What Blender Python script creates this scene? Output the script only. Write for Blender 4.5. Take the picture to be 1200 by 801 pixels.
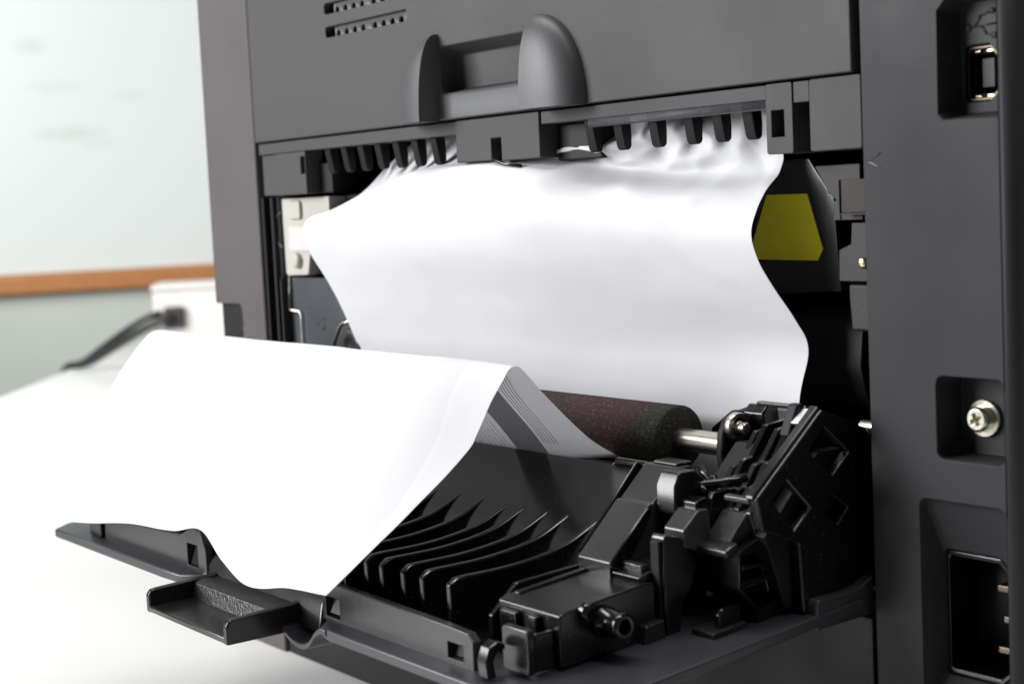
import bpy, bmesh, math, random
from mathutils import Vector, Matrix, noise
from mathutils.geometry import delaunay_2d_cdt
def in_poly(p, poly):
    c = False; n = len(poly); j = n-1
    for i in range(n):
        a, b = poly[i], poly[j]
        if (a[1] > p[1]) != (b[1] > p[1]) and p[0] < (b[0]-a[0])*(p[1]-a[1])/(b[1]-a[1]) + a[0]: c = not c
        j = i
    return c
def tessellate_polygon(loops):
    """triangles (indices into the flattened loops) of an outline with holes"""
    loops = [[(p[0], p[1]) for p in lp] for lp in loops]
    flat = [Vector(p) for lp in loops for p in lp]; edges = []; k = 0
    for lp in loops:
        n = len(lp); edges += [(k+i, k+(i+1) % n) for i in range(n)]; k += n
    v, e, f, ov, oe, of = delaunay_2d_cdt(flat, edges, [], 0, 1e-6)
    out = []
    for t in f:
        c = sum((v[i] for i in t), Vector((0, 0)))/len(t)
        if in_poly(c, loops[0]) and not any(in_poly(c, h) for h in loops[1:]): out.append([ov[i][0] for i in t])
    return out

random.seed(7)
S = 0.001                                   # all dimensions below are millimetres
scene = bpy.context.scene
for o in list(bpy.data.objects): bpy.data.objects.remove(o)

# ------------------------------------------------------------------ camera
def make_camera():
    yaw, pitch, roll = math.radians(53.9), math.radians(5.07), math.radians(-2.74)
    cy, sy, cp, sp, cr, sr = math.cos(yaw), math.sin(yaw), math.cos(pitch), math.sin(pitch), math.cos(roll), math.sin(roll)
    fw = Vector((-sy, cy, 0)); rt = Vector((cy, sy, 0)); up = Vector((0, 0, 1))
    f2 = fw*cp - up*sp; u2 = fw*sp + up*cp
    r = rt*cr + u2*sr; u = -rt*sr + u2*cr
    cam = bpy.data.cameras.new('camera'); co = bpy.data.objects.new('camera', cam)
    scene.collection.objects.link(co)
    m = Matrix((( r.x, u.x, -f2.x, 0.2491038), (r.y, u.y, -f2.y, -0.2819279), (r.z, u.z, -f2.z, 0.1626472), (0, 0, 0, 1)))
    co.matrix_world = m
    cam.sensor_width = 36; cam.lens = 57.0
    cam.clip_start = 0.01; cam.clip_end = 50
    cam.dof.use_dof = True; cam.dof.focus_distance = 0.43; cam.dof.aperture_fstop = 21
    scene.camera = co
make_camera()

# ------------------------------------------------------------------ world and lamps (office ceiling light, plus an added fill for the wall board)
world = bpy.data.worlds.new('World'); scene.world = world; world.use_nodes = True
bg = world.node_tree.nodes['Background']
bg.inputs['Color'].default_value = (0.93, 0.96, 1.0, 1); bg.inputs['Strength'].default_value = 0.10

def area(name, loc, target, size, power, col=(1, 1, 1), sy=None):
    l = bpy.data.lights.new(name, 'AREA'); l.energy = power; l.color = col; l.size = size*S
    if sy: l.shape = 'RECTANGLE'; l.size_y = sy*S
    o = bpy.data.objects.new(name, l); scene.collection.objects.link(o)
    o.location = Vector(loc)*S
    d = (Vector(target) - Vector(loc)).normalized()
    o.rotation_euler = d.to_track_quat('-Z', 'Y').to_euler()
area('window_light', (-900, -1080, 520), (-160, -10, 120), 700, 28, (0.985, 0.99, 1.0), 700)
area('ceiling_and_fill_light', (-380, -160, 1250), (-140, -30, 90), 300, 10, (1.0, 0.985, 0.965), 900)
area('ceiling_and_fill_light', (420, 40, 1400), (-60, -30, 110), 300, 9, (1.0, 0.98, 0.95), 1200)
area('ceiling_and_fill_light', (-1250, -320, 700), (-2250, 700, 60), 900, 16, (0.985, 1.0, 0.99), 1200)  # added fill to brighten the board and wall, not a ceiling fitting

vs = scene.view_settings
vs.view_transform = 'Standard'; vs.look = 'None'; vs.exposure = 0.14; vs.gamma = 1.0; vs.use_curve_mapping = False
try:
    scene.cycles.max_bounces = 8; scene.cycles.use_denoising = True
except Exception: pass

# ------------------------------------------------------------------ materials
def new_mat(name):
    m = bpy.data.materials.new(name); m.use_nodes = True
    return m, m.node_tree.nodes, m.node_tree.links, m.node_tree.nodes['Principled BSDF']

def plastic(name, col, rough=0.45, grain=0.0, gscale=2600, dust=0.0, mottle=0.06, spec=0.5, warm=None):
    m, n, l, b = new_mat(name)
    tc = n.new('ShaderNodeTexCoord')
    big = n.new('ShaderNodeTexNoise'); big.inputs['Scale'].default_value = 28; big.inputs['Detail'].default_value = 5
    l.new(tc.outputs['Object'], big.inputs['Vector'])
    mr = n.new('ShaderNodeMapRange'); mr.inputs[1].default_value = .3; mr.inputs[2].default_value = .7
    mr.inputs[3].default_value = 1 - mottle; mr.inputs[4].default_value = 1 + mottle
    l.new(big.outputs['Fac'], mr.inputs[0])
    mul = n.new('ShaderNodeMix'); mul.data_type = 'RGBA'; mul.blend_type = 'MULTIPLY'; mul.inputs[0].default_value = 1
    mul.inputs[6].default_value = (*col, 1); l.new(mr.outputs[0], mul.inputs[7])
    out = mul.outputs[2]
    if dust:
        dn = n.new('ShaderNodeTexNoise'); dn.inputs['Scale'].default_value = 1500; dn.inputs['Detail'].default_value = 1
        l.new(tc.outputs['Object'], dn.inputs['Vector'])
        d2 = n.new('ShaderNodeTexNoise'); d2.inputs['Scale'].default_value = 60; d2.inputs['Detail'].default_value = 3
        l.new(tc.outputs['Object'], d2.inputs['Vector'])
        ad = n.new('ShaderNodeMath'); ad.operation = 'MULTIPLY_ADD'; l.new(d2.outputs['Fac'], ad.inputs[0]); ad.inputs[1].default_value = .3
        l.new(dn.outputs['Fac'], ad.inputs[2])
        r2 = n.new('ShaderNodeMapRange'); r2.inputs[1].default_value = .89; r2.inputs[2].default_value = .97; r2.inputs[4].default_value = dust
        l.new(ad.outputs[0], r2.inputs[0])
        mx = n.new('ShaderNodeMix'); mx.data_type = 'RGBA'; l.new(r2.outputs[0], mx.inputs[0]); l.new(out, mx.inputs[6])
        mx.inputs[7].default_value = (.45, .43, .40, 1); out = mx.outputs[2]
    l.new(out, b.inputs['Base Color'])
    rr = n.new('ShaderNodeMapRange'); rr.inputs[1].default_value = .3; rr.inputs[2].default_value = .7
    rr.inputs[3].default_value = max(.05, rough - .07); rr.inputs[4].default_value = rough + .07
    l.new(big.outputs['Fac'], rr.inputs[0]); l.new(rr.outputs[0], b.inputs['Roughness'])
    b.inputs['Specular IOR Level'].default_value = spec
    if grain:
        g = n.new('ShaderNodeTexNoise'); g.inputs['Scale'].default_value = gscale; g.inputs['Detail'].default_value = 2
        l.new(tc.outputs['Object'], g.inputs['Vector'])
        bp = n.new('ShaderNodeBump'); bp.inputs['Strength'].default_value = grain; bp.inputs['Distance'].default_value = .0002
        l.new(g.outputs['Fac'], bp.inputs['Height']); l.new(bp.outputs[0], b.inputs['Normal'])
    return m

def metal(name, col, rough, brushed=False):
    m, n, l, b = new_mat(name)
    b.inputs['Base Color'].default_value = (*col, 1); b.inputs['Metallic'].default_value = 1; b.inputs['Roughness'].default_value = rough
    tc = n.new('ShaderNodeTexCoord'); mp = n.new('ShaderNodeMapping'); l.new(tc.outputs['Object'], mp.inputs[0])
    mp.inputs['Scale'].default_value = (60, 1500, 1500) if brushed else (300, 300, 300)
    nz = n.new('ShaderNodeTexNoise'); nz.inputs['Scale'].default_value = 1; nz.inputs['Detail'].default_value = 4
    l.new(mp.outputs[0], nz.inputs['Vector'])
    mr = n.new('ShaderNodeMapRange'); mr.inputs[3].default_value = rough*.7; mr.inputs[4].default_value = rough*1.4
    l.new(nz.outputs['Fac'], mr.inputs[0]); l.new(mr.outputs[0], b.inputs['Roughness'])
    return m

M = {}
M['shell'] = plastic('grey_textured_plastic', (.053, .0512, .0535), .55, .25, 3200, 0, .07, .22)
M['shellR'] = plastic('shaded_grey_textured_plastic', (.0235, .024, .026), .55, .25, 3200, 0, .08, .22)  # same casing plastic, base colour darkened for the weaker light at right
M['column'] = plastic('lit_grey_textured_plastic', (.086, .076, .0765), .55, .25, 3200, 0, .08, .22)  # same casing plastic, base colour lightened and warmed for the light at left
M['handle'] = plastic('handle_grey_plastic', (.060, .061, .064), .40, .35, 3000, .0, .03, .35)
M['doorplate'] = plastic('door_cover_plastic', (.024, .024, .028), .36, .2, 3000, .0, .05)
M['black'] = plastic('black_moulded_plastic', (.0035, .0035, .0038), .20, .08, 2200, .16, .12, .5)
M['black_rough'] = plastic('black_gritty_plastic', (.012, .0115, .011), .30, 1.0, 1300, .5, .15)
M['blackgrey'] = plastic('charcoal_moulded_plastic', (.0065, .0065, .0068), .24, .08, 2200, .15, .12, .5)
M['rim'] = plastic('glossy_charcoal_plastic', (.026, .025, .025), .24, .06, 2200, .1, .08)
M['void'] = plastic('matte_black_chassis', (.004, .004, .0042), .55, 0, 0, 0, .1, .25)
M['intgrey'] = plastic('interior_grey_plastic', (.026, .025, .0255), .5, .1, 2600, .1, .1, .25)
M['intbrown'] = plastic('interior_brown_plastic', (.030, .022, .020), .5, .1, 2600, 0, .1, .2)
M['intblue'] = plastic('interior_blue_grey_plastic', (.035, .042, .048), .38, .06, 2600, .1, .08)
M['cream'] = plastic('cream_plastic', (.46, .445, .40), .38, .05, 2000, 0, .04)
M['whitebox'] = plastic('white_box_plastic', (.56, .53, .51), .5, .05, 800, 0, .03)
M['cable'] = plastic('black_cable_rubber', (.018, .018, .019), .5, 0, 0, 0, .05)
M['mark'] = plastic('dark_moulded_mark', (.016, .016, .017), .6, 0, 0, 0, .02)
M['marklight'] = plastic('grey_moulded_mark', (.14, .14, .145), .5, 0, 0, 0, .02)
M['steel'] = metal('brushed_steel', (.60, .56, .50), .28, True)
M['zinc'] = metal('zinc_plated_steel', (.62, .60, .50), .25)
M['brass'] = metal('brass', (.72, .55, .36), .25)
M['wire'] = metal('spring_wire', (.62, .58, .52), .3)
M['darksteel'] = metal('dull_socket_steel', (.11, .09, .07), .35)
M['foil'] = metal('silver_foil', (.82, .82, .80), .35)
M['wood'] = None

# yellow warning label
m, n, l, b = new_mat('yellow_label')
tc = n.new('ShaderNodeTexCoord'); nz = n.new('ShaderNodeTexNoise'); nz.inputs['Scale'].default_value = 120; nz.inputs['Detail'].default_value = 3
l.new(tc.outputs['Object'], nz.inputs['Vector'])
cr_ = n.new('ShaderNodeValToRGB'); cr_.color_ramp.elements[0].color = (.86, .76, .006, 1); cr_.color_ramp.elements[1].color = (.93, .84, .02, 1)
cr_.color_ramp.elements[0].position = .3; cr_.color_ramp.elements[1].position = .7
l.new(nz.outputs['Fac'], cr_.inputs[0]); l.new(cr_.outputs[0], b.inputs['Base Color']); b.inputs['Roughness'].default_value = .45
M['yellow'] = m

# foam transfer roller: dark sponge, plum tint along the body, olive near the end
m, n, l, b = new_mat('foam_roller')
tc = n.new('ShaderNodeTexCoord'); nz = n.new('ShaderNodeTexNoise'); nz.inputs['Scale'].default_value = 1350; nz.inputs['Detail'].default_value = 3
l.new(tc.outputs['Object'], nz.inputs['Vector'])
n2 = n.new('ShaderNodeTexNoise'); n2.inputs['Scale'].default_value = 70; n2.inputs['Detail'].default_value = 4; l.new(tc.outputs['Object'], n2.inputs['Vector'])
sx = n.new('ShaderNodeSeparateXYZ'); l.new(tc.outputs['Object'], sx.inputs[0])
ROLLER_MAT_X = n.new('ShaderNodeMath'); ROLLER_MAT_X.operation = 'MULTIPLY_ADD'
l.new(n2.outputs['Fac'], ROLLER_MAT_X.inputs[0]); ROLLER_MAT_X.inputs[1].default_value = .016; l.new(sx.outputs[0], ROLLER_MAT_X.inputs[2])
mr = n.new('ShaderNodeMapRange'); mr.inputs[1].default_value = .079; mr.inputs[2].default_value = .088   # object x, set for the roller's end
l.new(ROLLER_MAT_X.outputs[0], mr.inputs[0])
mx = n.new('ShaderNodeMix'); mx.data_type = 'RGBA'; l.new(mr.outputs[0], mx.inputs[0])
mx.inputs[6].default_value = (.044, .025, .027, 1); mx.inputs[7].default_value = (.025, .025, .019, 1)
sp = n.new('ShaderNodeMapRange'); sp.inputs[1].default_value = .56; sp.inputs[2].default_value = .70; sp.inputs[4].default_value = .26
l.new(nz.outputs['Fac'], sp.inputs[0])
m3 = n.new('ShaderNodeMix'); m3.data_type = 'RGBA'; l.new(sp.outputs[0], m3.inputs[0]); l.new(mx.outputs[2], m3.inputs[6]); m3.inputs[7].default_value = (.30, .24, .18, 1)
l.new(m3.outputs[2], b.inputs['Base Color']); b.inputs['Roughness'].default_value = .9; b.inputs['Specular IOR Level'].default_value = .2
bp = n.new('ShaderNodeBump'); bp.inputs['Strength'].default_value = .9; bp.inputs['Distance'].default_value = .0004
l.new(nz.outputs['Fac'], bp.inputs['Height']); l.new(bp.outputs[0], b.inputs['Normal'])
M['foam'] = m

# paper (front) and printed back
def paper_mat(name, printed=False, tl=.24):
    m, n, l, b = new_mat(name)
    b.inputs['Roughness'].default_value = .75; b.inputs['Specular IOR Level'].default_value = .25
    tc = n.new('ShaderNodeTexCoord'); nz = n.new('ShaderNodeTexNoise'); nz.inputs['Scale'].default_value = 45; nz.inputs['Detail'].default_value = 6
    l.new(tc.outputs['Object'], nz.inputs['Vector'])
    bp = n.new('ShaderNodeBump'); bp.inputs['Strength'].default_value = .16; bp.inputs['Distance'].default_value = .0015
    l.new(nz.outputs['Fac'], bp.inputs['Height']); l.new(bp.outputs[0], b.inputs['Normal'])
    white = (.80, .80, .82, 1)
    b.inputs['Base Color'].default_value = white
    col = None
    if printed:
        uv = n.new('ShaderNodeUVMap'); sx = n.new('ShaderNodeSeparateXYZ'); l.new(uv.outputs[0], sx.inputs[0])
        def math(op, a, b_=None, c=None):
            k = n.new('ShaderNodeMath'); k.operation = op
            for i, v in enumerate((a, b_, c)):
                if v is None: continue
                if isinstance(v, (int, float)): k.inputs[i].default_value = v
                else: l.new(v, k.inputs[i])
            return k.outputs[0]
        U, V = math('MULTIPLY_ADD', sx.outputs[1], .24, sx.outputs[0]), sx.outputs[1]          # U: mm from the right edge, V: mm along the sheet from the slot
        ink = None
        for c, w in PRINT_LINES:
            t = math('LESS_THAN', math('ABSOLUTE', math('SUBTRACT', U, c)), w)
            ink = t if ink is None else math('MAXIMUM', ink, t)
        lines = math('MULTIPLY', ink, math('GREATER_THAN', V, 6))
        band = math('MULTIPLY', math('GREATER_THAN', U, PRINT_BAND[0]), math('LESS_THAN', U, PRINT_BAND[1]))
        txt = n.new('ShaderNodeTexNoise'); txt.inputs['Scale'].default_value = 1; txt.inputs['Detail'].default_value = 1
        mp = n.new('ShaderNodeMapping'); l.new(uv.outputs[0], mp.inputs[0]); mp.inputs['Scale'].default_value = (.9, 1.6, 1); l.new(mp.outputs[0], txt.inputs['Vector'])
        rows = math('LESS_THAN', math('FRACT', math('MULTIPLY', U, .42)), .35)
        letters = math('MULTIPLY', math('MULTIPLY', rows, math('GREATER_THAN', txt.outputs['Fac'], .5)), math('GREATER_THAN', U, PRINT_BAND[1] + 2.0))
        tot = math('MAXIMUM', math('MULTIPLY', lines, .86), math('MAXIMUM', math('MULTIPLY', band, .74), math('MULTIPLY', letters, .4)))
        mx = n.new('ShaderNodeMix'); mx.data_type = 'RGBA'; l.new(tot, mx.inputs[0]); mx.inputs[6].default_value = white; mx.inputs[7].default_value = (.03, .03, .035, 1)
        l.new(mx.outputs[2], b.inputs['Base Color']); col = mx.outputs[2]
    # a sheet of paper lets some light through
    tr = n.new('ShaderNodeBsdfTranslucent'); tr.inputs[0].default_value = (.8, .8, .82, 1)
    if col is not None: l.new(col, tr.inputs[0])
    ms = n.new('ShaderNodeMixShader'); ms.inputs[0].default_value = tl
    out = n['Material Output'] if 'Material Output' in n else [x for x in n if x.type == 'OUTPUT_MATERIAL'][0]
    l.new(b.outputs[0], ms.inputs[1]); l.new(tr.outputs[0], ms.inputs[2]); l.new(ms.outputs[0], out.inputs[0])
    return m
PRINT_LINES = [(19.6, .17), (21.1, .17), (22.7, .17), (24.2, .17), (25.6, .17)]
PRINT_BAND = (27.5, 42.5)
M['paper'] = paper_mat('white_paper')
M['printed'] = paper_mat('printed_paper_back', True, .7)
M['paper_thin'] = paper_mat('thin_white_paper', False, .42)

# clear film
m, n, l, b = new_mat('clear_film')
b.inputs['Base Color'].default_value = (.12, .12, .135, 1); b.inputs['Roughness'].default_value = .4; b.inputs['Alpha'].default_value = .5; b.inputs['Specular IOR Level'].default_value = .15
M['film'] = m

# ------------------------------------------------------------------ mesh helpers
class MB:
    def __init__(s): s.v = []; s.f = []; s.mi = []
    def add(s, vs, fs, mi=0):
        o = len(s.v); s.v += [tuple(p) for p in vs]
        for f in fs: s.f.append([i + o for i in f]); s.mi.append(mi)
        return s
    def box(s, x0, x1, y0, y1, z0, z1):
        return s.add([(x0,y0,z0),(x1,y0,z0),(x1,y1,z0),(x0,y1,z0),(x0,y0,z1),(x1,y0,z1),(x1,y1,z1),(x0,y1,z1)],
                     [(0,3,2,1),(4,5,6,7),(0,1,5,4),(1,2,6,5),(2,3,7,6),(3,0,4,7)])
    def prism(s, axis, pts, a0, a1, holes=()):
        """extrude a 2-D outline (and holes) along an axis; outline coordinates are the two other axes in x,y,z order"""
        def P(p, a):
            return {'x': (a, p[0], p[1]), 'y': (p[0], a, p[1]), 'z': (p[0], p[1], a)}[axis]
        loops = [list(pts)] + [list(h) for h in holes]
        flat = [p for lp in loops for p in lp]; N = len(flat)
        vs = [P(p, a0) for p in flat] + [P(p, a1) for p in flat]
        fs = []
        if len(loops) == 1: fs += [list(range(N)), [i + N for i in range(N)][::-1]]
        else:
            for t in tessellate_polygon([[Vector((p[0], p[1], 0)) for p in lp] for lp in loops]):
                fs += [list(t), [i + N for i in t][::-1]]
        k = 0
        for lp in loops:
            n = len(lp)
            for i in range(n):
                j = (i + 1) % n; fs.append([k+i, k+j, k+j+N, k+i+N])
            k += n
        return s.add(vs, fs)
    def panel(s, axis_sign, pts, y, holes, back=None):
        """front skin in the XZ plane at y with stepped pockets; hole = dict(loops=[(outline,y),...], floor=bool, holes=[...])"""
        def skin(outer, yy, hs):
            loops = [list(outer)] + [list(h['loops'][0][0]) for h in hs]
            flat = [p for lp in loops for p in lp]
            vs = [(p[0], yy, p[1]) for p in flat]
            if len(loops) == 1: fs = [list(range(len(flat)))]
            else: fs = [list(t) for t in tessellate_polygon([[Vector((p[0], p[1], 0)) for p in lp] for lp in loops])]
            s.add(vs, fs)
            for h in hs:
                L = [(h['loops'][0][0], yy)] + [q for q in h['loops'][1:]]
                for (a, ya), (b_, yb) in zip(L, L[1:]):
                    n = len(a); vv = [(p[0], ya, p[1]) for p in a] + [(p[0], yb, p[1]) for p in b_]
                    s.add(vv, [[i, (i+1) % n, (i+1) % n + n, i + n] for i in range(n)])
                if h.get('floor', True): skin(L[-1][0], L[-1][1], h.get('holes', []))
        skin(pts, y, holes)
        if back is not None:
            n = len(pts); vv = [(p[0], y, p[1]) for p in pts] + [(p[0], back, p[1]) for p in pts]
            s.add(vv, [[i, (i+1) % n, (i+1) % n + n, i + n] for i in range(n)])
        return s
    def lathe(s, axis, c, prof, n=32, caps=True):
        """revolve (a, r) profile round an axis through c"""
        rings = []
        vs = []
        for a, r in prof:
            for i in range(n):
                t = 2*math.pi*i/n; u, w = r*math.cos(t), r*math.sin(t)
                vs.append({'x': (a, c[0]+u, c[1]+w), 'y': (c[0]+u, a, c[1]+w), 'z': (c[0]+u, c[1]+w, a)}[axis])
        fs = []
        for k in range(len(prof)-1):
            for i in range(n):
                j = (i+1) % n; fs.append([k*n+i, k*n+j, (k+1)*n+j, (k+1)*n+i])
        if caps: fs += [list(range(n)), [(len(prof)-1)*n+i for i in range(n)][::-1]]
        return s.add(vs, fs)
    def tube(s, path, r, n=8):
        P = [Vector(p) for p in path]; vs = []; up = Vector((0.13, 0.21, 0.97))
        for k, p in enumerate(P):
            t = (P[min(k+1, len(P)-1)] - P[max(k-1, 0)]).normalized()
            a = t.cross(up).normalized(); b_ = t.cross(a)
            for i in range(n):
                an = 2*math.pi*i/n; vs.append(p + (a*math.cos(an) + b_*math.sin(an))*r)
        fs = [[k*n+i, k*n+(i+1) % n, (k+1)*n+(i+1) % n, (k+1)*n+i] for k in range(len(P)-1) for i in range(n)]
        fs += [list(range(n)), [(len(P)-1)*n+i for i in range(n)][::-1]]
        return s.add(vs, fs)
    def shear_z(s, k, y0=0):
        s.v = [(x, y, z + k*(y - y0)) for x, y, z in s.v]; return s
    def mesh(s, name, origin):
        me = bpy.data.meshes.new(name)
        o = Vector(origin)
        me.from_pydata([tuple((Vector(p) - o)*S) for p in s.v], [], s.f)
        bm = bmesh.new(); bm.from_mesh(me)
        bmesh.ops.remove_doubles(bm, verts=bm.verts, dist=1e-7)
        bmesh.ops.recalc_face_normals(bm, faces=bm.faces)
        bm.to_mesh(me); bm.free()
        for p in me.polygons: p.use_smooth = True
        return me

def catmull(pts, n):
    """resample a polyline of tuples as a smooth curve with n points, evenly by chord length"""
    P = [Vector(p) for p in pts]
    P = [P[0]*2 - P[1]] + P + [P[-1]*2 - P[-2]]
    out = []
    for i in range(1, len(P)-2):
        for k in range(12):
            t = k/12; a, b_, c, d = P[i-1], P[i], P[i+1], P[i+2]
            out.append(0.5*((2*b_) + (c-a)*t + (2*a-5*b_+4*c-d)*t*t + (3*b_-a-3*c+d)*t**3))
    out.append(P[-2])
    L = [0]
    for a, b_ in zip(out, out[1:]): L.append(L[-1] + (b_-a).length)
    res = []; j = 0
    for k in range(n):
        q = L[-1]*k/(n-1)
        while j < len(L)-2 and L[j+1] < q: j += 1
        t = (q - L[j])/max(1e-9, L[j+1]-L[j]); res.append(out[j].lerp(out[j+1], min(1, t)))
    return res

def rr(x0, x1, z0, z1, r=1.0, n=4):
    pts = []
    for cx, cz, a in ((x1-r, z0+r, -90), (x1-r, z1-r, 0), (x0+r, z1-r, 90), (x0+r, z0+r, 180)):
        for i in range(n+1):
            t = math.radians(a + 90*i/n); pts.append((cx + r*math.cos(t), cz + r*math.sin(t)))
    return pts
def circ(cx, cz, r, n=24): return [(cx + r*math.cos(2*math.pi*i/n), cz + r*math.sin(2*math.pi*i/n)) for i in range(n)]
def scaled(pts, kx, kz=None):
    kz = kx if kz is None else kz
    cx = sum(p[0] for p in pts)/len(pts); cz = sum(p[1] for p in pts)/len(pts)
    return [(cx + (p[0]-cx)*kx, cz + (p[1]-cz)*kz) for p in pts]
def inset(pts, d):
    xs = [p[0] for p in pts]; zs = [p[1] for p in pts]
    cx, cz = (min(xs)+max(xs))/2, (min(zs)+max(zs))/2; w, h = max(xs)-min(xs), max(zs)-min(zs)
    return [(cx + (p[0]-cx)*(w-2*d)/w, cz + (p[1]-cz)*(h-2*d)/h) for p in pts]

ROOTLOC = (-147, 175, -5)
def link(name, me, mat, parent=None, loc=(0, 0, 0), bevel=0.35, seg=2):
    o = bpy.data.objects.new(name, me); scene.collection.objects.link(o)
    if not me.materials: me.materials.append(mat)
    o.parent = parent; o.location = Vector(loc)*S
    if bevel:
        bv = o.modifiers.new('bevel', 'BEVEL'); bv.width = bevel*S; bv.segments = seg; bv.limit_method = 'ANGLE'
        bv.angle_limit = math.radians(35); bv.harden_normals = True; bv.use_clamp_overlap = True
    else:
        o.modifiers.new('normals', 'WEIGHTED_NORMAL') if False else None
    return o
def part(name, mb, mat, parent, bevel=0.35, label=None, seg=2):
    o = link(name, mb.mesh(name, ROOTLOC), M[mat], parent, (0, 0, 0), bevel, seg)
    if label: o['label'] = label
    return o
def sharp(o, ang=35):
    me = o.data
    try: me.set_sharp_from_angle(angle=math.radians(ang))
    except Exception: pass
    return o
def tag(o, label, cat, group=None):
    o['label'] = label; o['category'] = cat
    if group: o['group'] = group
    return o
def empty(name, loc):
    o = bpy.data.objects.new(name, None); scene.collection.objects.link(o); o.location = Vector(loc)*S; o.empty_display_size = .02
    return o

# ------------------------------------------------------------------ setting: wall
WD = Vector((.3644, .9312, 0)); WN = Vector((WD.y, -WD.x, 0))        # along the wall, out of the wall (towards the camera)
WP = Vector((-2236, 724, 60))                                        # on the tray
def wall_pts(a0, a1, d0, d1, z0, z1):
    c = []
    for z in (z0, z1):
        for d, a in ((d0, a0), (d0, a1), (d1, a1), (d1, a0)):
            p = WP + WD*a + WN*d; c.append((p.x, p.y, z))
    return c
BOXF = [(0,3,2,1),(4,5,6,7),(0,1,5,4),(1,2,6,5),(2,3,7,6),(3,0,4,7)]
def wbox(name, a0, a1, d0, d1, z0, z1, mat, parent=None, bevel=2.0):
    mb = MB().add(wall_pts(a0, a1, d0, d1, z0, z1), BOXF)
    o = WP + WD*((a0+a1)/2) + WN*d0 if parent is None else WROOT
    loc = (o.x, o.y, z0) if parent is None else tuple(WROOT)
    me = mb.mesh(name, loc)
    return link(name, me, mat, parent, loc if parent is None else (0, 0, 0), bevel)

m, n, l, b = new_mat('grey_green_wall_paint')
tc = n.new('ShaderNodeTexCoord'); nz = n.new('ShaderNodeTexNoise'); nz.inputs['Scale'].default_value = 6; nz.inputs['Detail'].default_value = 6
l.new(tc.outputs['Object'], nz.inputs['Vector']); cr_ = n.new('ShaderNodeValToRGB')
cr_.color_ramp.elements[0].color = (.66, .71, .63, 1); cr_.color_ramp.elements[1].color = (.73, .78, .70, 1)
l.new(nz.outputs['Fac'], cr_.inputs[0]); l.new(cr_.outputs[0], b.inputs['Base Color']); b.inputs['Roughness'].default_value = .8
M['wall'] = m
w = wbox('wall', -900, 1700, -60, -30, -700, 1500, M['wall'], bevel=0); w['kind'] = 'structure'

WROOT = WP + WN*(-30); WROOT.z = 80
wb = empty('whiteboard', WROOT)
tag(wb, 'white wall board with faint wiped marker smudges and orange wooden ledge', 'whiteboard')
m, n, l, b = new_mat('whiteboard_enamel')
b.inputs['Roughness'].default_value = .35
tc = n.new('ShaderNodeTexCoord'); sx = n.new('ShaderNodeSeparateXYZ')
uvn = n.new('ShaderNodeUVMap'); l.new(uvn.outputs[0], sx.inputs[0])
nz = n.new('ShaderNodeTexNoise'); nz.inputs['Scale'].default_value = .045; nz.inputs['Detail'].default_value = 5; l.new(uvn.outputs[0], nz.inputs['Vector'])
acc = None
for cx, cz, rx, rz, k in ((-85, 437, 34, 17, .9), (-55, 372, 62, 13, .6), (60, 355, 40, 13, .45), (-35, 297, 66, 16, 1.0), (10, 283, 40, 10, .6)):
    def mm(op, a, bb):
        q = n.new('ShaderNodeMath'); q.operation = op
        for i, v in enumerate((a, bb)):
            if isinstance(v, (int, float)): q.inputs[i].default_value = v
            else: l.new(v, q.inputs[i])
        return q.outputs[0]
    dx = mm('DIVIDE', mm('SUBTRACT', sx.outputs[0], cx), rx); dz = mm('DIVIDE', mm('SUBTRACT', sx.outputs[1], cz), rz)
    g = mm('MULTIPLY', mm('MAXIMUM', mm('SUBTRACT', 1, mm('ADD', mm('MULTIPLY', dx, dx), mm('MULTIPLY', dz, dz))), 0), k)
    acc = g if acc is None else mm('MAXIMUM', acc, g)
sm = mm('MULTIPLY', mm('MULTIPLY', acc, nz.outputs['Fac']), .55)
mx = n.new('ShaderNodeMix'); mx.data_type = 'RGBA'; l.new(sm, mx.inputs[0]); mx.inputs[6].default_value = (.80, .84, .82, 1); mx.inputs[7].default_value = (.50, .52, .49, 1)
l.new(mx.outputs[2], b.inputs['Base Color'])
M['board'] = m
bo = wbox('writing_surface', -800, 1500, -30.0, -15, 78, 1250, M['board'], wb)
uvl = bo.data.uv_layers.new(name='UVMap')
for lp in bo.data.loops:
    p = (bo.data.vertices[lp.vertex_index].co / S) + Vector(WROOT)
    uvl.data[lp.index].uv = ((p - WP).dot(WD), p.z)
m, n, l, b = new_mat('orange_varnished_wood')
tc = n.new('ShaderNodeTexCoord'); mp = n.new('ShaderNodeMapping'); mp.inputs['Rotation'].default_value = (0, 0, -math.atan2(WD.y, WD.x)); mp.inputs['Scale'].default_value = (3, 60, 60)
l.new(tc.outputs['Object'], mp.inputs[0]); nz = n.new('ShaderNodeTexNoise'); nz.inputs['Scale'].default_value = 1; nz.inputs['Detail'].default_value = 5
l.new(mp.outputs[0], nz.inputs['Vector']); cr_ = n.new('ShaderNodeValToRGB')
cr_.color_ramp.elements[0].color = (.42, .16, .045, 1); cr_.color_ramp.elements[1].color = (.58, .25, .085, 1)
l.new(nz.outputs['Fac'], cr_.inputs[0]); l.new(cr_.outputs[0], b.inputs['Base Color']); b.inputs['Roughness'].default_value = .4
M['wood'] = m
wbox('ledge', -800, 1500, -29.9, 0, 46, 78, M['wood'], wb, 6)

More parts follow.
